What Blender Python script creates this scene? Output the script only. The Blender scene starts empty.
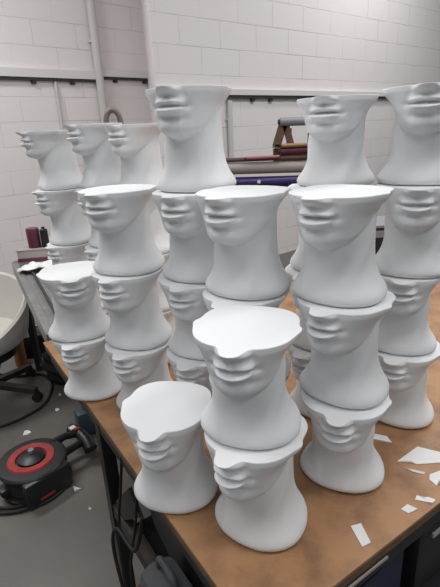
import bpy, bmesh, math, random
from mathutils import Vector, Matrix
import numpy as np
random.seed(7)
S = bpy.context.scene
COL = S.collection
PI = math.pi
TZ = 0.85                      # height of the table top

# ------------------------------------------------------------------ materials
def mat(name, col, rough=.6, metal=0., noise=None, bump=None, spec=.5):
    m = bpy.data.materials.new(name); m.use_nodes = True
    nt = m.node_tree; b = nt.nodes['Principled BSDF']
    b.inputs['Base Color'].default_value = (*col, 1)
    b.inputs['Roughness'].default_value = rough
    b.inputs['Metallic'].default_value = metal
    b.inputs['Specular IOR Level'].default_value = spec
    tc = nt.nodes.new('ShaderNodeTexCoord')
    if noise:                                  # (scale, second colour, contrast lo, hi)
        n = nt.nodes.new('ShaderNodeTexNoise'); n.inputs['Scale'].default_value = noise[0]
        n.inputs['Detail'].default_value = 6; n.inputs['Roughness'].default_value = .6
        nt.links.new(tc.outputs['Object'], n.inputs['Vector'])
        r = nt.nodes.new('ShaderNodeValToRGB')
        r.color_ramp.elements[0].position = noise[2]; r.color_ramp.elements[1].position = noise[3]
        r.color_ramp.elements[0].color = (*noise[1], 1); r.color_ramp.elements[1].color = (*col, 1)
        nt.links.new(n.outputs['Fac'], r.inputs['Fac'])
        nt.links.new(r.outputs['Color'], b.inputs['Base Color'])
    if bump:                                   # (scale, strength, distance)
        n2 = nt.nodes.new('ShaderNodeTexNoise'); n2.inputs['Scale'].default_value = bump[0]
        n2.inputs['Detail'].default_value = 4
        nt.links.new(tc.outputs['Object'], n2.inputs['Vector'])
        bp = nt.nodes.new('ShaderNodeBump'); bp.inputs['Strength'].default_value = bump[1]
        bp.inputs['Distance'].default_value = bump[2]
        nt.links.new(n2.outputs['Fac'], bp.inputs['Height'])
        nt.links.new(bp.outputs['Normal'], b.inputs['Normal'])
    return m

def block_wall(name, phase, xoff=0.):
    m = bpy.data.materials.new(name); m.use_nodes = True
    nt = m.node_tree; b = nt.nodes['Principled BSDF']; L = nt.links.new
    b.inputs['Roughness'].default_value = .55
    tc = nt.nodes.new('ShaderNodeTexCoord'); sp = nt.nodes.new('ShaderNodeSeparateXYZ')
    L(tc.outputs['Object'], sp.inputs[0])
    ad = nt.nodes.new('ShaderNodeMath'); ad.operation = 'SUBTRACT'; ad.inputs[1].default_value = phase
    L(sp.outputs['Z'], ad.inputs[0])
    ax = nt.nodes.new('ShaderNodeMath'); ax.inputs[1].default_value = xoff; L(sp.outputs['X'], ax.inputs[0])
    cb = nt.nodes.new('ShaderNodeCombineXYZ'); L(ax.outputs[0], cb.inputs['X']); L(ad.outputs[0], cb.inputs['Y'])
    # a little waviness of the joints
    nz = nt.nodes.new('ShaderNodeTexNoise'); nz.inputs['Scale'].default_value = 3.; L(cb.outputs[0], nz.inputs['Vector'])
    mx = nt.nodes.new('ShaderNodeVectorMath'); mx.operation = 'MULTIPLY_ADD'
    mx.inputs[1].default_value = (.006, .006, 0); L(nz.outputs['Color'], mx.inputs[0]); L(cb.outputs[0], mx.inputs[2])
    br = nt.nodes.new('ShaderNodeTexBrick')
    br.inputs['Scale'].default_value = 1.; br.inputs['Brick Width'].default_value = .45
    br.inputs['Row Height'].default_value = .225; br.inputs['Mortar Size'].default_value = .0035
    br.inputs['Mortar Smooth'].default_value = .35
    br.inputs['Color1'].default_value = (.84, .80, .79, 1); br.inputs['Color2'].default_value = (.82, .785, .775, 1)
    br.inputs['Mortar'].default_value = (.60, .56, .55, 1)
    L(mx.outputs[0], br.inputs['Vector'])
    # joint visibility varies along the wall: paint fills some of them
    n3 = nt.nodes.new('ShaderNodeTexNoise'); n3.inputs['Scale'].default_value = 1.7; L(cb.outputs[0], n3.inputs['Vector'])
    r3 = nt.nodes.new('ShaderNodeValToRGB'); r3.color_ramp.elements[0].position = .42; r3.color_ramp.elements[1].position = .62
    L(n3.outputs['Fac'], r3.inputs['Fac'])
    mc = nt.nodes.new('ShaderNodeMixRGB'); L(r3.outputs['Color'], mc.inputs['Fac'])
    mc.inputs['Color1'].default_value = (.83, .79, .78, 1); L(br.outputs['Color'], mc.inputs['Color2'])
    L(mc.outputs[0], b.inputs['Base Color'])
    n4 = nt.nodes.new('ShaderNodeTexNoise'); n4.inputs['Scale'].default_value = 90.; L(tc.outputs['Object'], n4.inputs['Vector'])
    hm = nt.nodes.new('ShaderNodeMath'); hm.operation = 'MULTIPLY_ADD'; hm.inputs[1].default_value = .12
    iv = nt.nodes.new('ShaderNodeMath'); iv.operation = 'SUBTRACT'; iv.inputs[0].default_value = 1.; L(br.outputs['Fac'], iv.inputs[1])
    L(n4.outputs['Fac'], hm.inputs[0]); L(iv.outputs[0], hm.inputs[2])
    bp = nt.nodes.new('ShaderNodeBump'); bp.inputs['Strength'].default_value = .6; bp.inputs['Distance'].default_value = .006
    L(hm.outputs[0], bp.inputs['Height']); L(bp.outputs[0], b.inputs['Normal'])
    return m

M = dict(
    plaster=mat('white_matt_plastic', (.79, .80, .81), .62, bump=(260, .05, .0006), spec=.12),
    floor=mat('grey_painted_concrete', (.150, .138, .124), .42, noise=(2.2, (.115, .106, .095), .35, .65), bump=(40, .15, .002)),
    board=mat('brown_hardboard', (.40, .215, .104), .5, noise=(11., (.235, .122, .058), .34, .58), bump=(60, .15, .001)),
    board_edge=mat('brown_board_edge', (.17, .10, .055), .6, noise=(25., (.10, .06, .035), .3, .7)),
    black=mat('black_steel', (.012, .012, .014), .45),
    black_plastic=mat('black_plastic', (.014, .014, .016), .4),
    rubber=mat('black_rubber', (.012, .012, .012), .7),
    brownsteel=mat('rusty_brown_steel', (.055, .045, .040), .6, noise=(12., (.03, .024, .022), .3, .7)),
    grey=mat('grey_steel', (.42, .42, .41), .45),
    steel=mat('worn_grey_steel', (.25, .25, .25), .4, .2, noise=(14., (.17, .17, .17), .35, .65)),
    dgrey=mat('dark_grey_cloth', (.065, .068, .075), .85, bump=(30, .5, .01)),
    trunk=mat('white_trunking', (.74, .73, .72), .4),
    dark=mat('dark_grey_rubber_strip', (.03, .03, .034), .6),
    pipe=mat('painted_pipe', (.62, .60, .585), .4),
    beige=mat('beige_grey_pipe', (.20, .175, .14), .5),
    purple=mat('purple_vinyl', (.035, .018, .13), .3),
    maroon=mat('maroon_vinyl', (.11, .022, .045), .35),
    pink=mat('pink_vinyl', (.42, .16, .17), .4),
    rust=mat('rusty_tube', (.13, .075, .06), .6, noise=(10., (.07, .045, .04), .3, .7)),
    greyroll=mat('grey_beige_roll', (.36, .32, .30), .5),
    silver=mat('silver_grey_roll', (.25, .25, .27), .35),
    wood=mat('rough_brown_wood', (.20, .12, .07), .7, noise=(18., (.11, .065, .04), .3, .7)),
    gold=mat('golden_brown_tube', (.33, .22, .09), .5),
    red=mat('red_plastic', (.40, .035, .03), .5, noise=(30., (.24, .025, .022), .3, .6)),
    redcable=mat('dull_red_cable', (.16, .03, .025), .5),
    white=mat('white_paper', (.78, .77, .76), .6),
    cream=mat('cream_upholstery', (.60, .575, .53), .6, bump=(50, .1, .003)),
    blue=mat('blue_grey_plastic', (.06, .085, .115), .5),
    navy=mat('navy_plastic', (.012, .016, .05), .5),
    orange=mat('orange_brown_card', (.30, .12, .05), .7),
    lamp=None)
M['lwall'] = block_wall('white_painted_blocks_left', .835 - .225 * 4)
M['rwall'] = block_wall('white_painted_blocks_right', 2.27 - .225 * 11, .17)
M['skirt'] = mat('grey_skirting_paint', (.33, .31, .30), .5)

# ------------------------------------------------------------------ builders
def obj(name, bm, m, parent=None, smooth=False, loc=None, rz=0.):
    me = bpy.data.meshes.new(name)
    bmesh.ops.recalc_face_normals(bm, faces=bm.faces[:])
    if smooth:
        for f in bm.faces: f.smooth = True
        for e in bm.edges:
            if len(e.link_faces) == 2 and e.calc_face_angle(0) > math.radians(38): e.smooth = False
    bm.to_mesh(me); bm.free()
    if m: me.materials.append(m)
    o = bpy.data.objects.new(name, me); COL.objects.link(o)
    if parent: o.parent = parent
    if loc is not None: o.location = loc
    o.rotation_euler.z = rz
    return o
def thing(name, label, cat, loc=(0, 0, 0), rz=0., group=None):
    o = bpy.data.objects.new(name, None); COL.objects.link(o); o.empty_display_size = .05
    o.location = loc; o.rotation_euler.z = rz
    return tag(o, label, cat, group)
def tag(o, label, cat, group=None):
    o['label'] = label; o['category'] = cat
    if group: o['group'] = group
    return o
def struct(o): o['kind'] = 'structure'; return o

def box(bm, c, s, bev=0., rot=None):
    r = bmesh.ops.create_cube(bm, size=1.)
    vs = r['verts']
    bmesh.ops.scale(bm, verts=vs, vec=s)
    if bev:
        es = list({e for v in vs for e in v.link_edges})
        r2 = bmesh.ops.bevel(bm, geom=es, offset=bev, segments=2, affect='EDGES', profile=.5)
        vs = list({v for f in r2['faces'] for v in f.verts} | {v for v in vs if v.is_valid})
    if rot is not None: bmesh.ops.rotate(bm, verts=vs, cent=(0, 0, 0), matrix=rot)
    bmesh.ops.translate(bm, verts=vs, vec=c)
    return bm
def bar(bm, a, b, w, h, up=(0, 0, 1)):
    """rectangular bar from a to b, w across, h along up"""
    a = Vector(a); b = Vector(b); d = (b - a); L = d.length; x = d.normalized()
    y = Vector(up).cross(x)
    if y.length < 1e-4: y = Vector((0, 1, 0)).cross(x)
    y.normalize(); z = x.cross(y)
    vs = []
    for i in (0, 1):
        p = a if i == 0 else b
        for sy, sz in ((-1, -1), (1, -1), (1, 1), (-1, 1)):
            vs.append(bm.verts.new(p + y * sy * w / 2 + z * sz * h / 2))
    for f in ((0, 1, 2, 3), (7, 6, 5, 4), (0, 4, 5, 1), (1, 5, 6, 2), (2, 6, 7, 3), (3, 7, 4, 0)):
        bm.faces.new([vs[i] for i in f])
    return bm
def tube(bm, pts, r, n=12, closed=False, caps=True):
    pts = [Vector(p) for p in pts]; rings = []
    N = len(pts); prev = None
    for i, p in enumerate(pts):
        if closed: t = pts[(i + 1) % N] - pts[i - 1]
        else: t = pts[min(i + 1, N - 1)] - pts[max(i - 1, 0)]
        t.normalize()
        if prev is None:
            a = Vector((0, 0, 1)) if abs(t.z) < .9 else Vector((1, 0, 0))
            u = t.cross(a).normalized()
        else:
            u = (prev - t * prev.dot(t)).normalized()
        prev = u; v = t.cross(u)
        rr = r[i] if isinstance(r, (list, tuple)) else r
        rings.append([bm.verts.new(p + (u * math.cos(k * 2 * PI / n) + v * math.sin(k * 2 * PI / n)) * rr) for k in range(n)])
    for i in range(N if closed else N - 1):
        A = rings[i]; B = rings[(i + 1) % N]
        for k in range(n): bm.faces.new((A[k], A[(k + 1) % n], B[(k + 1) % n], B[k]))
    if caps and not closed:
        bm.faces.new(rings[0][::-1]); bm.faces.new(rings[-1])
    return bm
def lathe(bm, prof, n=32, c=(0, 0, 0)):
    """prof: (r, z) list"""
    rings = []
    for r, z in prof:
        if r < 1e-5: rings.append([bm.verts.new((c[0], c[1], c[2] + z))])
        else: rings.append([bm.verts.new((c[0] + r * math.cos(k * 2 * PI / n), c[1] + r * math.sin(k * 2 * PI / n), c[2] + z)) for k in range(n)])
    for A, B in zip(rings, rings[1:]):
        for k in range(n):
            k2 = (k + 1) % n
            if len(A) == 1 and len(B) == 1: continue
            if len(A) == 1: bm.faces.new((A[0], B[k], B[k2]))
            elif len(B) == 1: bm.faces.new((A[k], A[k2], B[0]))
            else: bm.faces.new((A[k], A[k2], B[k2], B[k]))
    return bm
def prism(bm, poly, z0, z1):
    lo = [bm.verts.new((x, y, z0)) for x, y in poly]; hi = [bm.verts.new((x, y, z1)) for x, y in poly]
    n = len(poly); bm.faces.new(lo[::-1]); bm.faces.new(hi)
    for i in range(n): bm.faces.new((lo[i], lo[(i + 1) % n], hi[(i + 1) % n], hi[i]))
    return bm
def spline(pts, n=8):
    P = [Vector(p) for p in pts]; out = []
    for i in range(len(P) - 1):
        p0 = P[max(i - 1, 0)]; p1 = P[i]; p2 = P[i + 1]; p3 = P[min(i + 2, len(P) - 1)]
        for k in range(n):
            t = k / n
            out.append(.5 * ((2 * p1) + (p2 - p0) * t + (2 * p0 - 5 * p1 + 4 * p2 - p3) * t * t + (3 * p1 - p0 - 3 * p2 + p3) * t ** 3))
    out.append(P[-1]); return out
NB = bmesh.new

# ------------------------------------------------------------------ the mannequin head
H = .200
OX = .012                     # polar origin ahead of the base centre
OUT = [(.134, 0), (.1315, .009), (.124, .0155), (.111, .0205), (.1035, .0255), (.1008, .034), (.0960, .047),
       (.086, .061), (.071, .0735), (.054, .081), (.038, .086), (.025, .0905), (.015, .0905), (.006, .086),
       (-.006, .0835), (-.023, .0815), (-.040, .0745), (-.055, .060), (-.064, .039), (-.068, .015), (-.068, 0)]
def dense(pts, n=10):
    q = spline([(x, y, 0) for x, y in pts], n)
    th = np.array([math.atan2(p.y, p.x - OX) for p in q]); r = np.array([math.hypot(p.y, p.x - OX) for p in q])
    return np.maximum.accumulate(th), r
TH_O, R_O = dense(OUT)
NN = [(.1050, 0), (.1047, .012), (.1035, .0245)] + OUT[5:]
TH_N, R_N = dense(NN)
# the head a few centimetres lower: no ear bump, rounder cheek
LOW = [(.1075, 0), (.107, .012), (.1045, .025), (.098, .041), (.087, .056), (.072, .0655), (.052, .070), (.030, .0705),
       (.010, .0685), (-.010, .066), (-.032, .061), (-.050, .050), (-.061, .030), (-.065, 0)]
TH_L, R_L = dense(LOW)
def ip(t, tab): return float(np.interp(t, [a for a, _ in tab], [b for _, b in tab]))
def sm(a, b, x):
    t = min(1, max(0, (x - a) / (b - a))); return t * t * (3 - 2 * t)
def smi(t, tab):              # smooth interpolation through a table
    xs = [a for a, _ in tab]
    if t <= xs[0]: return tab[0][1]
    for i in range(len(tab) - 1):
        if t <= xs[i + 1]:
            p = [tab[max(i - 1, 0)], tab[i], tab[i + 1], tab[min(i + 2, len(tab) - 1)]]
            h = p[2][0] - p[1][0]; s = (t - p[1][0]) / h
            m1 = (p[2][1] - p[0][1]) / max(1e-6, p[2][0] - p[0][0]) * h
            m2 = (p[3][1] - p[1][1]) / max(1e-6, p[3][0] - p[1][0]) * h
            return (2*s**3-3*s*s+1)*p[1][1] + (s**3-2*s*s+s)*m1 + (-2*s**3+3*s*s)*p[2][1] + (s**3-s*s)*m2
    return tab[-1][1]
NF = [(0, .080), (.05, .0840), (.10, .0805), (.17, .0735), (.28, .067), (.40, .068), (.5, .070), (.6, .071), (1, .070)]
NBK = [(0, .086), (.05, .0905), (.10, .089), (.17, .082), (.28, .075), (.40, .070), (.6, .066), (.8, .065), (.92, .066), (1, .068)]
NH = [(0, .0860), (.05, .0900), (.10, .087), (.17, .077), (.28, .067), (.40, .0625), (.6, .061), (.8, .062), (.92, .069), (1, .079)]
def neckR(th, t):
    c, s = math.cos(th), math.sin(th)
    a = smi(t, NF) - OX if c > 0 else smi(t, NBK) + OX
    b = smi(t, NH)
    return 1. / ((abs(c) / a) ** 2.1 + (abs(s) / b) ** 2.1) ** (1 / 2.1)
G = lambda x, s: math.exp(-(x / s) ** 2)
def headR(th, t):
    a = abs(th)
    top = float(np.interp(a, TH_O, R_O)); nn = float(np.interp(a, TH_N, R_N)); low = float(np.interp(a, TH_L, R_L))
    k = sm(.80, 1.0, t)                      # cheeks / ears belong to the upper part
    base = low * (1 - k) + nn * k
    deg = math.degrees(a)
    jaw = ip(deg, [(0, 0), (12, .002), (22, .008), (32, .014), (45, .019), (60, .020), (80, .015), (100, .012), (130, .004), (180, 0)])
    base -= jaw * (max(0, .95 - t) / .33)      # taper of the face towards the jaw
    base += (top - nn) * smi(t, [(.885, 0), (.91, .06), (.935, .30), (.96, .68), (.985, .93), (1, 1)])
    y = base * math.sin(th); f = 1 if deg < 70 else 0
    if f:
        ay = abs(y)
        # muzzle under the nose
        base += .0040 * G(t - .83, .12) * G(ay, .036)
        # wings of the nose
        base += .0065 * G(t - .965, .026) * G(ay - .0205, .007)
        # philtrum
        base -= .0022 * G(t - .915, .022) * G(ay, .0045)
        # upper lip: a bow, thinner to the corners
        lw = max(0., 1 - (ay / .0325) ** 2)
        up = .872 - .009 * G(ay, .004) - .030 * (ay / .036) ** 2
        base += .0125 * lw ** .7 * G(t - up, .026)
        # lower lip
        lo = .788 + .024 * (ay / .034) ** 2
        lw2 = max(0., 1 - (ay / .0285) ** 2)
        base += .0155 * lw2 ** .7 * G(t - lo, .029)
        # mouth line and corners
        ml = .832 + .005 * G(ay, .005) - .003 * (ay / .03) ** 2
        base -= .0105 * G(t - ml, .0125) * (1 if ay < .0265 else G(ay - .0265, .006))
        base -= .0040 * G(t - .830, .03) * G(ay - .0350, .007)
        # crease under the lower lip, chin
        base -= .0080 * G(t - .718, .026) * G(ay, .025)
        base += .0035 * G(t - .640, .055) * G(ay, .022)
        # fold beside the nose
        base -= .0024 * G(t - (.95 - (ay - .024) * 4.), .04) * G(ay - .032, .008)
    # the chin curls under
    jl = jawline(deg)
    d = (t - jl) / .11
    if d < 1: base -= .030 * (1 - max(0, d)) ** 2.4 * (1 if deg < 60 else max(0, 1 - (deg - 60) / 40))
    return base
def jawline(deg): return ip(deg, [(0, .530), (20, .535), (40, .550), (60, .590), (80, .66), (95, .73), (115, .82), (180, .87)])
def R(th, t):
    n = neckR(th, t); deg = math.degrees(abs(th))
    # the muscle from behind the ear to the front of the neck base
    tm = .12 + (deg - 30) / 75 * .62
    if 20 < deg < 110: n += .0026 * G(t - tm, .10) * sm(20, 40, deg) * (1 - sm(90, 110, deg))
    jl = jawline(deg); wd = ip(deg, [(0, .060), (25, .09), (45, .15), (80, .26), (115, .28), (180, .14)])
    w = sm(jl - wd * .55, jl + wd * .6, t)
    if w <= 0: return n
    h = headR(th, t)
    h = max(h, n * .985)
    return n + (h - n) * w
def head_mesh():
    # denser angles over the face
    half = []
    a = 0.
    while a < 180:
        half.append(a); a += 1.35 if a < 34 else (2.2 if a < 60 else (3. if a < 120 else 5.))
    angs = [math.radians(x) for x in half] + [PI] + [-math.radians(x) for x in half[:0:-1]]
    ts = [0, .0, .006, .02, .045, .07, .10, .135, .17, .21, .26, .31, .36, .40, .435, .46, .475, .49, .50, .51, .52, .535, .55, .57, .59,
          .61, .63, .65, .665, .68, .695, .71, .725, .74, .755, .77, .78, .788, .795, .802, .81, .82, .83, .84, .85, .86, .87, .88, .89, .90,
          .91, .92, .93, .94, .95, .96, .97, .98, .99, .997, 1.0]
    ins = {0: .0105, 1: .0075, 2: .0035, 3: .001}
    bm = NB(); rings = []
    for i, t in enumerate(ts):
        ring = []
        for th in angs:
            r = R(th, t) - ins.get(i, 0)
            if i == len(ts) - 1: r -= .0007
            z = t * H
            if i == 1: z = .0006
            ring.append(bm.verts.new((OX + r * math.cos(th), r * math.sin(th), z)))
        rings.append(ring)
    n = len(angs)
    for A, B in zip(rings, rings[1:]):
        for k in range(n):
            f = bm.faces.new((A[k], A[(k + 1) % n], B[(k + 1) % n], B[k])); f.smooth = True
    def cap(ring, z):
        c = bm.verts.new((OX + .02, 0, z))
        for k in range(n): bm.faces.new((ring[k], ring[(k + 1) % n], c)).smooth = False
    cap(rings[0], 0); cap(rings[-1], H)
    bmesh.ops.recalc_face_normals(bm, faces=bm.faces[:])
    for r in (rings[0], rings[-1]):
        for k in range(n):
            e = bm.edges.get((r[k], r[(k + 1) % n]))
            if e: e.smooth = False
    me = bpy.data.meshes.new('mannequin_head'); bm.to_mesh(me); bm.free()
    me.materials.append(M['plaster']); return me
HEAD = head_mesh()

# stack: description, [(x, y, degrees the face is turned left of the camera, height factor)] from the bottom up
STACKS = [
 ('in the front pair at the table corner', 1., [(.061, .692, 30, 1.09), (.046, .696, 14, 1.0)]),
 (None, 1., [(-.112, .784, 21, 1.09)]),
 ('in the stack of three beside the paper scraps', 1., [(.253, .817, 7, 1.0), (.251, .825, 25, 1.04), (.234, .833, 25, 1.0)]),
 ('in the middle stack of three behind the front pair', 1., [(.066, .915, 28, 1.), (.064, .914, 30, 1.), (.062, .913, 29, 1.03)]),
 ('in the left-of-centre stack of three', 1., [(-.217, 1.122, 32, 1.), (-.223, 1.120, 33, 1.), (-.225, 1.116, 33, 1.)]),
 ('in the stack of two on the left table edge', 1., [(-.391, 1.210, 28, .97), (-.403, 1.200, 3, .94)]),
 ('in the leftmost stack of the back row', .90, [(-.510, 1.60, 55, 1.03), (-.510, 1.60, 55, 1.03), (-.515, 1.595, 58, 1.035), (-.524, 1.60, 70, 1.03)]),
 ('in the back row stack second from left', .90, [(-.350, 1.505, 50, 1.04), (-.350, 1.505, 50, 1.04), (-.352, 1.505, 50, 1.05), (-.350, 1.507, 56, 1.06)]),
 ('in the back row stack before the bent pipe', .90, [(-.212, 1.405, 45, 1.03), (-.212, 1.405, 45, 1.03), (-.213, 1.405, 44, 1.04), (-.212, 1.405, 44, 1.04)]),
 ('in the tall stack left of the middle', 1., [(-.046, 1.062, 27, .97), (-.047, 1.062, 27, .98), (-.044, 1.062, 28, 1.02), (-.038, 1.065, 27, 1.045)]),
 ('in the tall stack behind the right-hand three', .95, [(.262, 1.06, 30, 1.04), (.258, 1.055, 30, 1.04), (.262, 1.055, 24, 1.03), (.277, 1.055, 16, .95)]),
 ('in the tall stack at the right end', .97, [(.455, 1.015, 12, 1.03), (.440, 1.020, 2, 1.0), (.444, 1.006, -1, 1.02), (.448, 1.010, 1, .98)]),
]
WORD = {2: ['bottom', 'top'], 3: ['bottom', 'middle', 'top'], 4: ['bottom', 'third', 'second', 'topmost']}
for desc, sc, lv in STACKS:
    z = TZ
    for k, (x, y, yaw, hf) in enumerate(lv):
        o = bpy.data.objects.new('mannequin_head', HEAD); COL.objects.link(o)
        o.location = (x, y, z); o.scale = (sc, sc, sc * hf); z += H * sc * hf + .0004
        tocam = math.atan2(-y, -x)
        o.rotation_euler.z = tocam - math.radians(yaw)
        if desc is None: lab = 'white half-face head standing alone on the table, left of the front pair'
        else:
            wd_ = WORD[len(lv)][k]
            if wd_ in ('second', 'third'): wd_ += ' from top'
            lab = 'white half-face head, %s one %s' % (wd_, desc)
        tag(o, lab, 'mannequin head', 'white mannequin heads stacked on the table')

# ------------------------------------------------------------------ room
def frame_obj(o, p, d):
    o.location = (p[0], p[1], 0); o.rotation_euler.z = math.atan2(d[1], d[0])
LP, LD = (-1.988, 4.590), Vector((.746, .666, 0))          # left wall face
RP, RD = (-.455, 4.190), Vector((.784, .620, 0))           # right wall face, from its free end
bm = NB(); prism(bm, [(-4, -1.5), (8, -1.5), (9, 12), (-6, 12)], -.05, 0)
struct(obj('floor', bm, M['floor']))
bm = NB(); box(bm, (0, .1, 2.), (7, .2, 4.)); w = struct(obj('wall_left', bm, M['lwall'])); frame_obj(w, LP, LD)
def loc2(P, D, q):
    v = Vector((q[0] - P[0], q[1] - P[1])); return (v.x * D.x + v.y * D.y, -v.x * D.y + v.y * D.x)
far = loc2(RP, RD, (RP[0] - .262, RP[1] + 1.60))
bm = NB(); prism(bm, [(0, 0), (7.2, 0), (7.2, 1.7), far], 0, 4.); w = struct(obj('wall_right', bm, M['rwall'])); frame_obj(w, RP, RD)
bm = NB(); box(bm, (0, -.008, .09), (6.8, .016, .18)); w = struct(obj('baseboard_left', bm, M['skirt'])); frame_obj(w, LP, LD)
bm = NB(); box(bm, (3.6, -.008, .09), (7.2, .016, .18)); w = struct(obj('baseboard_right', bm, M['skirt'])); frame_obj(w, RP, RD)

def on_wall(P, D, s, out, z):                              # point on a wall face
    n = Vector((D.y, -D.x, 0)); q = Vector((P[0], P[1], 0)) + D * s + n * out
    return (q.x, q.y, z)
def trunking(P, D, s0, s1, z, label, h=.075, clips=()):
    t = thing('cable_trunking', label, 'cable trunking', on_wall(P, D, (s0 + s1) / 2, 0, z))
    L = t.location.copy()
    def sub(p): return Vector(p) - L
    b = NB(); bar(b, sub(on_wall(P, D, s0, .022, z + h * .5 + .012)), sub(on_wall(P, D, s1, .022, z + h * .5 + .012)), .044, h)
    obj('channel', b, M['trunk'], t)
    b = NB(); bar(b, sub(on_wall(P, D, s0, .018, z)), sub(on_wall(P, D, s1, .018, z)), .036, .030)
    obj('cable_strip', b, M['dark'], t)
    for s in clips:
        b = NB(); bar(b, sub(on_wall(P, D, s - .02, .016, z - .028)), sub(on_wall(P, D, s + .02, .016, z - .028)), .03, .03)
        obj('clip', b, M['dark'], t)
    return t
trunking(LP, LD, -1.4, 1.045, 2.118, 'white cable trunking with black underside on the left wall', clips=(-.9, -.3, .38, .78))
trunking(LP, LD, 1.105, 1.84, 2.150, 'short white cable trunking between the wide pipe and the wall corner', clips=(1.28, 1.66))
b = trunking(RP, RD, .0, 6.9, 1.865, 'long white trunking with black strip across the right wall', h=.05, clips=(1.1, 1.35, 2.0))
def wallpipe(P, D, s, out, r, z0, z1, name, label, m='pipe', flat=False):
    p0 = on_wall(P, D, s, out, z0)
    b = NB(); t = thing(name, label, 'pipe', p0)
    if flat: bar(b, (0, 0, 0), (0, 0, z1 - z0), r * 2, .05, up=(D.x, D.y, 0))
    else: tube(b, [(0, 0, 0), (0, 0, z1 - z0)], r, 16)
    obj('pipe_run', b, M[m], t, smooth=not flat)
    for q in (.3, .62, .9):
        b = NB(); zz = (z1 - z0) * q; x = Vector((D.y, -D.x, 0)) * (-out)
        box(b, (x.x / 2, x.y / 2, zz), (r * 2.2, r * 2.2, .02)); obj('bracket', b, M[m], t)
wallpipe(LP, LD, 1.075, .050, .043, .18, 3.9, 'vertical_pipe', 'wide white painted pipe running up the left wall')
wallpipe(LP, LD, .595, .018, .014, .18, 2.10, 'conduit', 'thin white conduit dropping below the left wall trunking')
wallpipe(RP, RD, .785, .030, .026, .18, 1.83, 'vertical_pipe', 'white painted pipe below the trunking on the right wall')
# bent pipe in front of the left wall
b = NB(); R_ = .041
pts = [(-R_, 0, 0), (-R_, 0, .60)] + [(-R_ * math.cos(a), 0, .60 + R_ * 1.5 * math.sin(a)) for a in [PI * k / 14 for k in range(1, 14)]] + [(R_, 0, .60), (R_, 0, 0)]
tube(b, pts, .0165, 14)
t = thing('bent_pipe', 'beige grey pipe bent into an upside-down U behind the heads', 'pipe', (-.585, 2.90, 1.05), .2)
obj('pipe_bend', b, M['beige'], t, smooth=True)
b = NB(); box(b, (0, 0, -.12), (.16, .09, .26), .01); obj('pipe_block', b, M['grey'], t)

# ------------------------------------------------------------------ work table
U = Vector((.54, -.84, 0)).normalized(); W = Vector((.84, .54, 0)).normalized()
BL = Vector((-.674, 1.552, 0))
def tp(s, w, z): q = BL + U * s + W * w; return (q.x, q.y, z)
LEN, WID = 1.305, 2.44        # along U, along W
table = thing('work_table', 'long work table with brown hardboard top on a black steel frame', 'table', tp(.6, 1.2, 0))
TL = table.location.copy()
def T(s, w, z): return Vector(tp(s, w, z)) - TL
def tpart(name, b, m, sm_=False, parent=None): return obj(name, b, m, parent or table, smooth=sm_)
b = NB(); c = [T(0, 0, 0), T(LEN, 0, 0), T(LEN, WID, 0), T(0, WID, 0)]
prism(b, [(q.x, q.y) for q in c], TZ - .006, TZ); tpart('tabletop', b, M['board'])
b = NB(); i = .003; c = [T(i, i, 0), T(LEN - i, i, 0), T(LEN - i, WID - i, 0), T(i, WID - i, 0)]
prism(b, [(q.x, q.y) for q in c], TZ - .030, TZ - .006); tpart('board_core', b, M['board_edge'])
b = NB()                                                    # steel frame round the edge
for a, d in (((.02, .03), (LEN - .02, .03)), ((.02, WID - .03), (LEN - .02, WID - .03)), ((.04, .03), (.04, WID - .03)), ((LEN - .03, .03), (LEN - .03, WID - .03))):
    bar(b, T(a[0], a[1], TZ - .055), T(d[0], d[1], TZ - .055), .035, .05)
tpart('frame', b, M['black'])
b = NB(); bar(b, T(LEN + .001, .10, TZ - .034), T(LEN + .001, .30, TZ - .034), .003, .005); tpart('metal_strip', b, M['greyroll'])
for s, w_ in ((.535, .03), (LEN - .06, .05), (.565, WID - .04), (LEN - .06, WID - .1), (.06, 1.3)):
    b = NB(); bar(b, T(s, w_, 0.0), T(s, w_, TZ - .03), .038, .038, up=(U.x, U.y, 0)); tpart('leg', b, M['black'])
b = NB(); bar(b, T(.55, .03, .480), T(LEN - .06, .03, .480), .03, .045); tpart('stretcher', b, M['brownsteel'])
b = NB()                                                    # gusset plate between leg and stretcher
pz = [(.575, .50), (.575, .62), (.70, .505)]
for k in (0, 1):
    pass
def side_plate(poly, w0, w1):
    b = NB(); A = [b.verts.new(T(s, w0, z)) for s, z in poly]; B = [b.verts.new(T(s, w1, z)) for s, z in poly]
    b.faces.new(A); b.faces.new(B[::-1]); n = len(poly)
    for k in range(n): b.faces.new((A[k], B[k], B[(k + 1) % n], A[(k + 1) % n]))
    return b
tpart('gusset', side_plate([(.578, .455), (.578, .535), (.72, .690), (.78, .640)], .020, .030), M['black'])
tpart('side_panel', side_plate([(.635, .825), (.672, .79), (.762, .66), (.80, .60), (.88, .57), (1.26, .54), (1.26, .825)], .052, .064), M['black'])
b = NB(); c = [T(.62, .06, 0), T(LEN - .03, .06, 0), T(LEN - .03, WID - .08, 0), T(.62, WID - .08, 0)]
prism(b, [(q.x, q.y) for q in c], .44, .46); tpart('lower_shelf', b, M['black'])

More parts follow.
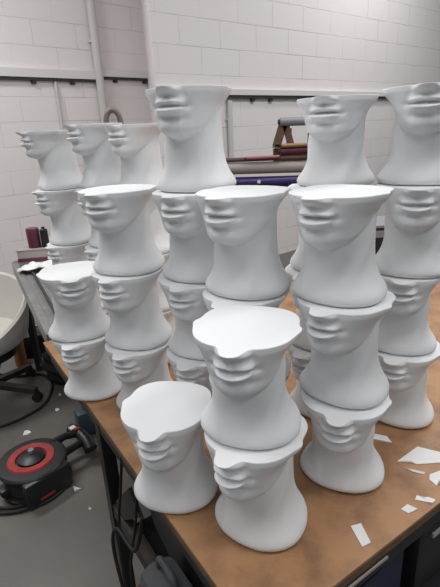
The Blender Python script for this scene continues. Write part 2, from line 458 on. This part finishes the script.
# things on the lower shelf and below the left edge
def place(s, w, z): return tp(s, w, z)
ANG = math.atan2(W.y, W.x)
t = thing('tool_case', 'black tool case on the shelf under the right table edge', 'case', place(1.14, .76, .46), ANG)
b = NB(); box(b, (0, 0, .11), (.46, .20, .22), .015); obj('case_body', b, M['black_plastic'], t, smooth=True)
b = NB(); tube(b, [(-.07, -.10, .15), (-.07, -.135, .15), (.07, -.135, .15), (.07, -.10, .15)], .009, 10); obj('handle', b, M['dark'], t, smooth=True)
b = NB(); box(b, (.16, -.102, .17), (.05, .006, .012)); o = obj('latch', b, M['grey'], t); o['label'] = 'silver latch'
b = NB(); box(b, (-.16, -.102, .17), (.05, .006, .012)); obj('latch', b, M['grey'], t)
t = thing('storage_crate', 'dark navy crate on the shelf below the paper scraps', 'crate', place(1.14, .33, .46), ANG + .05)
b = NB()
for sx, sy, dx, dy in ((0, -.09, .30, .012), (0, .09, .30, .012), (-.144, 0, .012, .18), (.144, 0, .012, .18)): box(b, (sx, sy, .09), (dx, dy, .18))
box(b, (0, 0, .008), (.29, .18, .016)); obj('crate_body', b, M['navy'], t)
b = NB(); box(b, (0, -.098, .13), (.09, .006, .02)); obj('rim_label', b, M['grey'], t)['label'] = 'pale grey strip on the crate front'
t = tag(obj('tool_bag', box(NB(), (0, 0, .075), (.10, .15, .15), .035), M['dgrey'], smooth=True, loc=place(.985, -.005, .503), rz=ANG), 'dark grey cloth bag on the table stretcher under the left edge', 'bag')
b = NB(); tube(b, spline([(0, -.04, .14), (0, -.03, .18), (0, .03, .18), (0, .04, .14)]), .008, 8); obj('bag_handle', b, M['dgrey'], t, smooth=True)

def cable(name, pts, r, m, label, cat='cable', n=6, group=None):
    b = NB(); tube(b, spline(pts, n), r, 8); return tag(obj(name, b, M[m], smooth=True), label, cat, group)
cable('power_cable', [tp(.72, .015, .80), tp(.70, .005, .68), tp(.66, .0, .55), tp(.66, -.01, .40), tp(.70, -.01, .2), tp(.78, 0, .01)], .004, 'rubber',
      'black cable hanging under the left table edge, nearest the table leg')
cable('power_cable', [tp(.80, .015, .74), tp(.79, .0, .62), tp(.755, -.005, .52), tp(.73, -.01, .40), tp(.76, -.01, .2), tp(.90, 0, .01)], .004, 'rubber',
      'black cable looping down beside the grey bag under the table')
cable('power_cable', [tp(.86, .0, .72), tp(.83, -.020, .60), tp(.72, -.026, .58), tp(.68, -.034, .48), tp(.73, -.034, .30), tp(.84, -.04, .01)], .005, 'rubber',
      'black cable crossing the other hanging cables below the table')
cable('air_hose', [tp(.86, .02, .515), tp(.90, -.045, .56), tp(.95, -.055, .59), tp(1.01, -.05, .58), tp(1.06, .0, .51)], .009, 'redcable',
      'dull red hose draped over the grey bag under the table', 'hose')

# paper scraps on the table
def scrap(poly, z, label, m='white', lift=.003, name='paper_scrap', group='white scraps lying on the table'):
    cx = sum(p[0] for p in poly) / len(poly); cy = sum(p[1] for p in poly) / len(poly)
    b = NB(); n = len(poly)
    lo = [b.verts.new((x - cx, y - cy, 0.0004)) for x, y in poly]
    hi = [b.verts.new((x - cx, y - cy, .0012 + lift * ((i * 7) % 3) / 2)) for i, (x, y) in enumerate(poly)]
    c0 = b.verts.new((0, 0, .0002)); c1 = b.verts.new((0, 0, .0016))
    for k in range(n):
        b.faces.new((lo[(k + 1) % n], lo[k], c0)); b.faces.new((hi[k], hi[(k + 1) % n], c1)); b.faces.new((lo[k], lo[(k + 1) % n], hi[(k + 1) % n], hi[k]))
    o = obj(name, b, M[m], loc=(cx, cy, z)); return tag(o, label, 'paper scrap', group)
scrap([(.445, .870), (.378, .822), (.408, .818), (.418, .812), (.480, .812), (.500, .835)], TZ, 'large white triangular offcut on the brown table')
scrap([(.385, .806), (.392, .800), (.424, .783), (.420, .780), (.400, .789)], TZ, 'thin white sliver below the large triangular offcut')
scrap([(.226, .656), (.247, .660), (.251, .616), (.234, .610)], TZ, 'white rectangular strip near the front table edge')
scrap([(.335, .690), (.352, .700), (.366, .686), (.346, .679)], TZ, 'small square white scrap by the table edge')
scrap([(.372, .712), (.380, .722), (.392, .714), (.402, .717), (.412, .708), (.402, .699), (.390, .706)], TZ, 'crumbled white scraps at the table edge right of the square scrap')
scrap([(.425, .765), (.430, .775), (.460, .782), (.470, .76), (.452, .742), (.440, .752), (.432, .746)], TZ, 'torn white scrap at the right border below the triangular offcut', lift=.008)
scrap([(.352, .905), (.358, .922), (.385, .905), (.392, .888), (.372, .893)], TZ, 'white scrap touching the base of the right stack of three', lift=.006)

# ------------------------------------------------------------------ second bench with rolls behind
N0 = Vector((-.700, 1.745, 0)); A_ = Vector((-.47, .88, 0)).normalized()
bench = thing('metal_bench', 'grey metal framed bench behind the brown table', 'bench', (N0.x, N0.y, 0))
def q2(a, w, z): return A_ * a + W * w + Vector((0, 0, z))
b = NB(); c = [q2(0, 0, 0), q2(0, .85, 0), q2(1.36, .85, 0), q2(1.36, 0, 0)]
prism(b, [(p.x, p.y) for p in c], .775, .80); obj('bench_top', b, M['steel'], bench)
b = NB(); bar(b, q2(-.01, -.02, .77), q2(1.37, -.02, .77), .035, .075); bar(b, q2(1.37, -.02, .77), q2(1.37, .86, .77), .035, .075)
bar(b, q2(-.01, -.02, .77), q2(-.01, .86, .77), .035, .075); obj('bench_frame', b, M['steel'], bench)
for a, w_ in ((.03, .40), (1.33, .0), (.03, .82), (1.33, .82)):
    b = NB(); bar(b, q2(a, w_, 0), q2(a, w_, .775), .04, .04, up=(1, 0, 0)); obj('leg', b, M['dark'], bench)
b = NB(); bar(b, q2(0, .04, .812), q2(1.2, .05, .812), .012, .012); obj('inner_rail', b, M['dark'], bench)
p = Vector((-1.175, 2.87, .80))
t = thing('equipment_box', 'grey box with a dark red stripe on the far bench end', 'box', p, .12)
b = NB(); box(b, (.05, 0, .055), (.30, .14, .11), .006); obj('box_body', b, M['greyroll'], t, smooth=True)
b = NB(); box(b, (.05, -.072, .052), (.30, .006, .022)); obj('stripe', b, M['maroon'], t)
b = NB(); box(b, (.05, 0, .113), (.305, .145, .008)); obj('lid', b, M['greyroll'], t)
o = tag(obj('tin', lathe(NB(), [(0, 0), (.038, 0), (.04, .004), (.04, .118), (.036, .124), (0, .124)], 24), M['maroon'], smooth=True, loc=(-1.175, 2.87, .917)), 'dark maroon tin standing on the grey box', 'tin')
o = tag(obj('tin', lathe(NB(), [(0, 0), (.022, 0), (.024, .004), (.024, .11), (.010, .118), (.010, .128), (0, .128)], 24), M['black_plastic'], smooth=True, loc=(-1.105, 2.87, .917)), 'black bottle beside the maroon tin on the grey box', 'bottle')
# crumpled white sheet
b = NB(); r = bmesh.ops.create_grid(b, x_segments=14, y_segments=10, size=.5)
for v in b.verts:
    v.co.x *= .26; v.co.y *= .15
    v.co.z = .02 + .018 * math.sin(v.co.x * 55 + v.co.y * 30) * math.cos(v.co.y * 60) + .02 * math.cos(v.co.x * 11) + random.uniform(-.003, .003)
o = tag(obj('crumpled_sheet', b, M['white'], smooth=True, loc=(-1.10, 2.72, .80), rz=.2), 'crumpled white sheet lying on the grey bench', 'sheet')
md = o.modifiers.new('thick', 'SOLIDIFY'); md.thickness = .003

# roll rack
rack = thing('roll_rack', 'brown and grey rack holding long vinyl rolls behind the heads', 'rack', (.60, 2.96, 0))
for x in (-.62, .03):
    b = NB(); box(b, (x, .05, .86), (.05, .05, 1.66)); obj('upright', b, M['dark'], rack)
    b = NB(); box(b, (x, 0, .02), (.07, .42, .04)); obj('foot', b, M['dark'], rack)
    for z in (1.217, 1.298):
        b = NB(); box(b, (x, -.055, z - .006), (.03, .16, .012)); obj('arm', b, M['dark'], rack)
b = NB(); bar(b, (-.21, -.05, 1.46), (-.17, -.05, 1.585), .05, .02, up=(0, 1, 0)); bar(b, (-.12, -.05, 1.46), (-.155, -.05, 1.585), .04, .02, up=(0, 1, 0))
box(b, (-.165, .0, 1.46), (.11, .12, .02)); obj('wooden_bracket', b, M['wood'], rack)
b = NB(); box(b, (-.08, .03, 1.405), (.28, .02, .08)); box(b, (-.12, .03, 1.49), (.03, .02, .14)); obj('back_board', b, M['wood'], rack)
def roll(x0, x1, y, z, r, m, label, slope=0., core='dark'):
    t = thing('vinyl_roll', label, 'roll', ((x0 + x1) / 2, y, z), group='long rolls on the rack behind the heads')
    h = (x1 - x0) / 2
    b = NB(); tube(b, [(-h, 0, slope * -h), (h, 0, slope * h)], r, 28); obj('roll_body', b, M[m], t, smooth=True)
    for s in (-1, 1):
        b = NB(); tube(b, [(s * (h - .01), 0, slope * s * h), (s * (h + .012), 0, slope * s * h)], r * .55, 20); obj('core', b, M[core], t, smooth=True)
    return t
roll(-.10, .80, 2.90, 1.252, .034, 'purple', 'thick purple vinyl roll, lowest on the rack behind the heads', -.02)
roll(-.06, .78, 2.90, 1.338, .036, 'greyroll', 'pale grey-beige roll above the purple roll', -.02)
roll(-.14, .80, 2.885, 1.392, .013, 'rust', 'thin rusty brown tube lying above the grey-beige roll', -.01)
roll(.20, .40, 2.862, 1.403, .009, 'pink', 'short thin pink tube resting on the rusty tube')
roll(.41, .80, 2.89, 1.430, .024, 'maroon', 'maroon roll below the wooden bracket', 0.)
roll(.415, .80, 2.868, 1.464, .0115, 'gold', 'golden brown tube on top of the maroon roll', 0.)
roll(.41, .80, 2.90, 1.596, .025, 'silver', 'silver grey roll, topmost on the rack', -.02)
b = NB(); lathe(b, [(0, 0), (.011, 0), (.011, .003), (0, .003)], 16); 
o = tag(obj('round_sticker', b, M['white'], loc=(.275, 2.864, 1.259)), 'round white sticker on the purple vinyl roll', 'sticker'); o.rotation_euler.x = PI / 2

# long black case behind the right hand stacks
t = thing('flight_case', 'long black equipment case standing on the table behind the rightmost stack', 'case', (1.03, 2.40, 0))
b = NB(); box(b, (0, 0, .955), (.62, .24, .21), .01); obj('case_body', b, M['black_plastic'], t, smooth=True)
b = NB(); box(b, (0, 0, 1.068), (.63, .25, .016), .004); obj('lid_rim', b, M['silver'], t)
for x in (-.2, .2):
    b = NB(); box(b, (x, -.124, 1.03), (.05, .01, .035)); obj('latch', b, M['silver'], t)

# ------------------------------------------------------------------ tub chair
ch = thing('tub_chair', 'cream swivel tub chair on a black star base', 'chair', (-1.50, 2.56, 0), math.radians(-88))
def shell():
    b = NB(); n = 56; rings = []
    # opening towards +x (local)
    def rim(a): return .43 + .32 * (0.5 - 0.5 * math.cos(a)) ** .75        # rim height, a=0 front, pi back
    prof = [(0, 0.0), (.12, .0), (.21, .03), (.265, .12), (.29, .28), (.305, .6), (.315, 1.0)]
    outer = []; inner = []
    for r, k in prof:
        ro = []; ri = []
        for i in range(n):
            a = 2 * PI * i / n; hh = rim(a) - .34
            z = .375 + (hh - .035) * k + (.0 if k else 0)
            lean = -.05 * k * (0.5 - 0.5 * math.cos(a))
            ex = 1.0 + .06 * math.cos(a)
            ro.append((r * ex * math.cos(a) + lean, r * math.sin(a), z))
            r2 = max(r - .030, 0)
            ri.append((r2 * ex * math.cos(a) + lean, r2 * math.sin(a), max(z, .405) if k < 1 else z))
        outer.append(ro); inner.append(ri)
    rr = outer[1:] 
    top = [[((o_[0] + i_[0]) / 2, (o_[1] + i_[1]) / 2, o_[2] + .012) for o_, i_ in zip(outer[-1], inner[-1])]]
    seq = rr + top + inner[::-1][:-2]
    vr = [[b.verts.new(p) for p in ring] for ring in seq]
    for A, B in zip(vr, vr[1:]):
        for k in range(n): b.faces.new((A[k], A[(k + 1) % n], B[(k + 1) % n], B[k]))
    b.faces.new(vr[0]); b.faces.new(vr[-1])
    return b
obj('seat_shell', shell(), M['cream'], ch, smooth=True)
b = NB(); lathe(b, [(0, .41), (.20, .41), (.235, .425), (.24, .45), (.225, .478), (.18, .488), (0, .492)], 40); obj('seat_cushion', b, M['cream'], ch, smooth=True)
b = NB(); lathe(b, [(0, .20), (.075, .20), (.10, .26), (.20, .31), (.21, .372), (0, .374)], 24); obj('tilt_mechanism', b, M['black_plastic'], ch, smooth=True)
b = NB(); lathe(b, [(0, .07), (.045, .07), (.045, .12), (.03, .13), (.03, .23), (0, .23)], 20); obj('gas_column', b, M['black_plastic'], ch, smooth=True)
for k in range(5):
    a = math.radians(95 - 16 + 72 * k); dx, dy = math.cos(a), math.sin(a)
    b = NB(); bar(b, (dx * .03, dy * .03, .105), (dx * .31, dy * .31, .075), .045, .035); lg = obj('base_arm', b, M['brownsteel'], ch)
    b = NB(); cx, cy = dx * .31, dy * .31
    for s in (-1, 1):
        ox, oy = -dy * .014 * s, dx * .014 * s
        tube(b, [(cx + ox - dy * .008 * s, cy + oy + dx * .008 * s, .027), (cx + ox + dy * .008 * s, cy + oy - dx * .008 * s, .027)], .027, 16)
    box(b, (cx, cy, .05), (.03, .03, .03)); obj('caster', b, M['rubber'], lg, smooth=True)

# ------------------------------------------------------------------ cable reel on the floor
reel = thing('cable_reel', 'black cable reel with a red ring lying on the floor', 'cable reel', (-.935, 1.775, 0), math.radians(47))
b = NB(); lathe(b, [(0, .0), (.15, .0), (.155, .006), (.155, .022), (.12, .03), (.12, .12), (.155, .128), (.158, .138), (.150, .146), (.118, .148), (.055, .142), (0, .142)], 44)
obj('drum', b, M['black_plastic'], reel, smooth=True)
b = NB()
for k in range(6):
    z = .038 + k * .015; tube(b, [(.128 * math.cos(a), .128 * math.sin(a), z) for a in [2 * PI * i / 40 for i in range(40)]], .0078, 8, closed=True)
obj('wound_cable', b, M['redcable'] if False else M['rubber'], reel, smooth=True)
b = NB(); lathe(b, [(.068, .143), (.072, .153), (.104, .155), (.109, .147), (.104, .144), (.068, .143)], 44); obj('ring', b, M['red'], reel, smooth=True)['label'] = 'red ring'
b = NB(); lathe(b, [(0, .14), (.062, .14), (.060, .154), (.034, .166), (0, .17)], 28); obj('hub', b, M['black_plastic'], reel, smooth=True)
b = NB(); lathe(b, [(0, .165), (.014, .165), (.014, .185), (0, .187)], 16, (.01, .01, 0)); obj('socket_cap', b, M['silver'], reel, smooth=True)
b = NB(); box(b, (-.005, 0, .06), (.33, .06, .035), .008); box(b, (0, -.135, .07), (.22, .05, .13), .012); obj('body_frame', b, M['black_plastic'], reel, smooth=True)
b = NB(); tube(b, [(.12, .04, .13), (.20, .045, .13), (.255, .03, .12)], [.022, .018, .02], 12); tube(b, [(.12, -.045, .11), (.20, -.045, .11), (.255, -.03, .10)], [.022, .018, .02], 12)
obj('handle_arm', b, M['black_plastic'], reel, smooth=True)
b = NB(); tube(b, [(.262, -.085, .075), (.27, -.04, .10), (.272, .04, .12), (.262, .095, .115)], [.034, .033, .028, .030], 14); hd = obj('grip', b, M['black_plastic'], reel, smooth=True)
b = NB(); box(b, (.252, .055, .148), (.03, .028, .006)); obj('grip_label', b, M['white'], hd)['label'] = 'white and red label on the grip'
b = NB(); box(b, (.262, .030, .147), (.03, .016, .006)); obj('grip_label', b, M['red'], hd)['label'] = 'red patch on the grip'
b = NB(); box(b, (-.02, -.161, .035), (.07, .004, .012)); obj('red_print', b, M['red'], reel)['label'] = 'red print on the side'
cable('extension_cord', [(-.80, 1.86, .012), (-.775, 1.80, .010), (-.79, 1.70, .010), (-.87, 1.62, .010), (-1.03, 1.585, .010), (-1.30, 1.66, .010)], .008, 'rubber',
      'black cord coming off the cable reel towards the left border', 'cord')
cable('extension_cord', [(-.79, 1.82, .026), (-.815, 1.72, .012), (-.89, 1.645, .012), (-1.04, 1.615, .010), (-1.28, 1.72, .010)], .007, 'rubber',
      'second black cord hugging the front of the cable reel', 'cord')
cable('floor_cable', [(-1.75, 2.12, .008), (-1.50, 2.17, .008), (-1.318, 2.236, .008), (-1.207, 2.325, .008), (-1.132, 2.455, .008), (-1.146, 2.631, .008), (-1.20, 2.76, .008), (-1.302, 2.842, .008), (-1.45, 2.83, .008), (-1.7, 2.9, .008)], .008, 'rubber',
      'black cable curving over the floor in front of the tub chair')

# scraps on the floor
def fscrap(x, y, r, label, n=5):
    poly = [(x + r * random.uniform(.6, 1.2) * math.cos(2 * PI * k / n + .3), y + r * random.uniform(.6, 1.2) * math.sin(2 * PI * k / n + .3)) for k in range(n)]
    scrap(poly, 0, label, lift=.01, group='white scraps on the grey floor')
fscrap(-1.137, 2.176, .022, 'white scrap on the floor between the curved cable and the reel')
fscrap(-1.036, 2.393, .016, 'small white scrap on the floor right of the curved cable')
fscrap(-.725, 1.715, .024, 'white triangular scrap on the floor in front of the cable reel', 3)
fscrap(-1.005, 1.589, .009, 'tiny white crumb on the floor near the left border')
fscrap(-.630, 1.593, .007, 'tiny pale crumb on the floor between reel and table leg')
fscrap(-1.072, 2.564, .010, 'tiny white scrap on the floor by the curved cable end')
# blue-grey canister behind the table leg
t = thing('canister', 'blue-grey plastic canister on the floor beside the table leg', 'canister', (-.775, 2.17, 0), .5)
b = NB(); box(b, (0, 0, .075), (.13, .10, .15), .018); obj('canister_body', b, M['blue'], t, smooth=True)
b = NB(); tube(b, [(0, 0, .145), (0, 0, .172)], .022, 16); obj('cap', b, M['dark'], t, smooth=True)
# clutter between chair and bench
t = thing('toolbox', 'black toolbox on the floor between the chair and the bench', 'toolbox', (-1.36, 3.25, 0), .4)
b = NB(); box(b, (0, 0, .09), (.42, .20, .18), .012); obj('box_body', b, M['black_plastic'], t, smooth=True)
b = NB(); tube(b, [(-.08, 0, .175), (-.08, 0, .215), (.08, 0, .215), (.08, 0, .175)], .009, 10); obj('handle', b, M['silver'], t, smooth=True)
t = thing('cardboard_tube', 'orange-brown cardboard tube standing behind the tub chair', 'tube', (-1.50, 3.02, 0))
b = NB(); lathe(b, [(.03, .0), (.042, 0), (.042, .24), (.030, .24), (.030, .0)], 24); obj('tube_body', b, M['orange'], t, smooth=True)
b = NB(); lathe(b, [(0, .20), (.030, .20), (.03, .225), (0, .225)], 20); obj('end_plug', b, M['dark'], t, smooth=True)
t = thing('black_bag', 'crumpled black bag under the grey bench', 'bag', (-1.03, 2.80, 0), .6)
b = NB(); bmesh.ops.create_icosphere(b, subdivisions=4, radius=1.)
for v in b.verts:
    k = 1 + .10 * math.sin(v.co.x * 7 + v.co.y * 3) + .07 * math.sin(v.co.z * 11 + v.co.x * 5)
    v.co = Vector((v.co.x * .20 * k, v.co.y * .15 * k, max(0, .13 + v.co.z * .14 * k)))
obj('bag_body', b, M['rubber'], t, smooth=True)
b = NB(); tube(b, spline([(-.03, 0, .25), (-.04, 0, .31), (.04, 0, .32), (.03, 0, .25)]), .010, 8); obj('knot', b, M['rubber'], t, smooth=True)

# ------------------------------------------------------------------ light
wd = bpy.data.worlds.new('World'); S.world = wd; wd.use_nodes = True
bg = wd.node_tree.nodes['Background']; bg.inputs[0].default_value = (.93, .965, 1.0, 1); bg.inputs[1].default_value = .28
def area(loc, sx, sy, power, rz=0., col=(1, .985, .975), target=None):
    l = bpy.data.lights.new('ceiling_or_fill_light', 'AREA'); l.shape = 'RECTANGLE'; l.size = sx; l.size_y = sy; l.energy = power; l.color = col
    o = bpy.data.objects.new('ceiling_or_fill_light', l); COL.objects.link(o); o.location = loc; o.rotation_euler.z = rz
    if target:
        d = Vector(target) - Vector(loc); o.rotation_euler = d.to_track_quat('-Z', 'Y').to_euler()
    return o
for x, y, p in ((-1.8, -.2, 32), (.3, .0, 22), (2.4, .4, 50), (-2.4, 2.6, 96), (-.5, 1.6, 14), (1.5, 2.3, 38), (2.7, 3.2, 50), (2.4, 5.2, 46), (.4, -2.2, 30)):  # the last, behind the camera, is an added fill for the heads' base flares
    area((x, y, 4.0), 1.6, .45, p, .6)

# ------------------------------------------------------------------ camera
F, PITCH, ROLL, CH = 452.81, math.radians(19.815), math.radians(-2.838), 1.5697
fw = Vector((0, math.cos(PITCH), -math.sin(PITCH))); u0 = Vector((0, math.sin(PITCH), math.cos(PITCH))); r0 = Vector((1, 0, 0))
rt = math.cos(ROLL) * r0 + math.sin(ROLL) * u0; up = -math.sin(ROLL) * r0 + math.cos(ROLL) * u0
cd = bpy.data.cameras.new('camera'); co = bpy.data.objects.new('camera', cd); COL.objects.link(co)
cd.sensor_fit = 'HORIZONTAL'; cd.sensor_width = 36; cd.lens = F / 440 * 36; cd.clip_start = .02
mw = Matrix((rt, up, -fw)).transposed().to_4x4(); mw.translation = (0, 0, CH); co.matrix_world = mw
S.camera = co
S.view_settings.view_transform = 'Standard'; S.view_settings.look = 'None'
S.view_settings.gamma = 1.; S.view_settings.use_curve_mapping = False
S.view_settings.exposure = -0.40
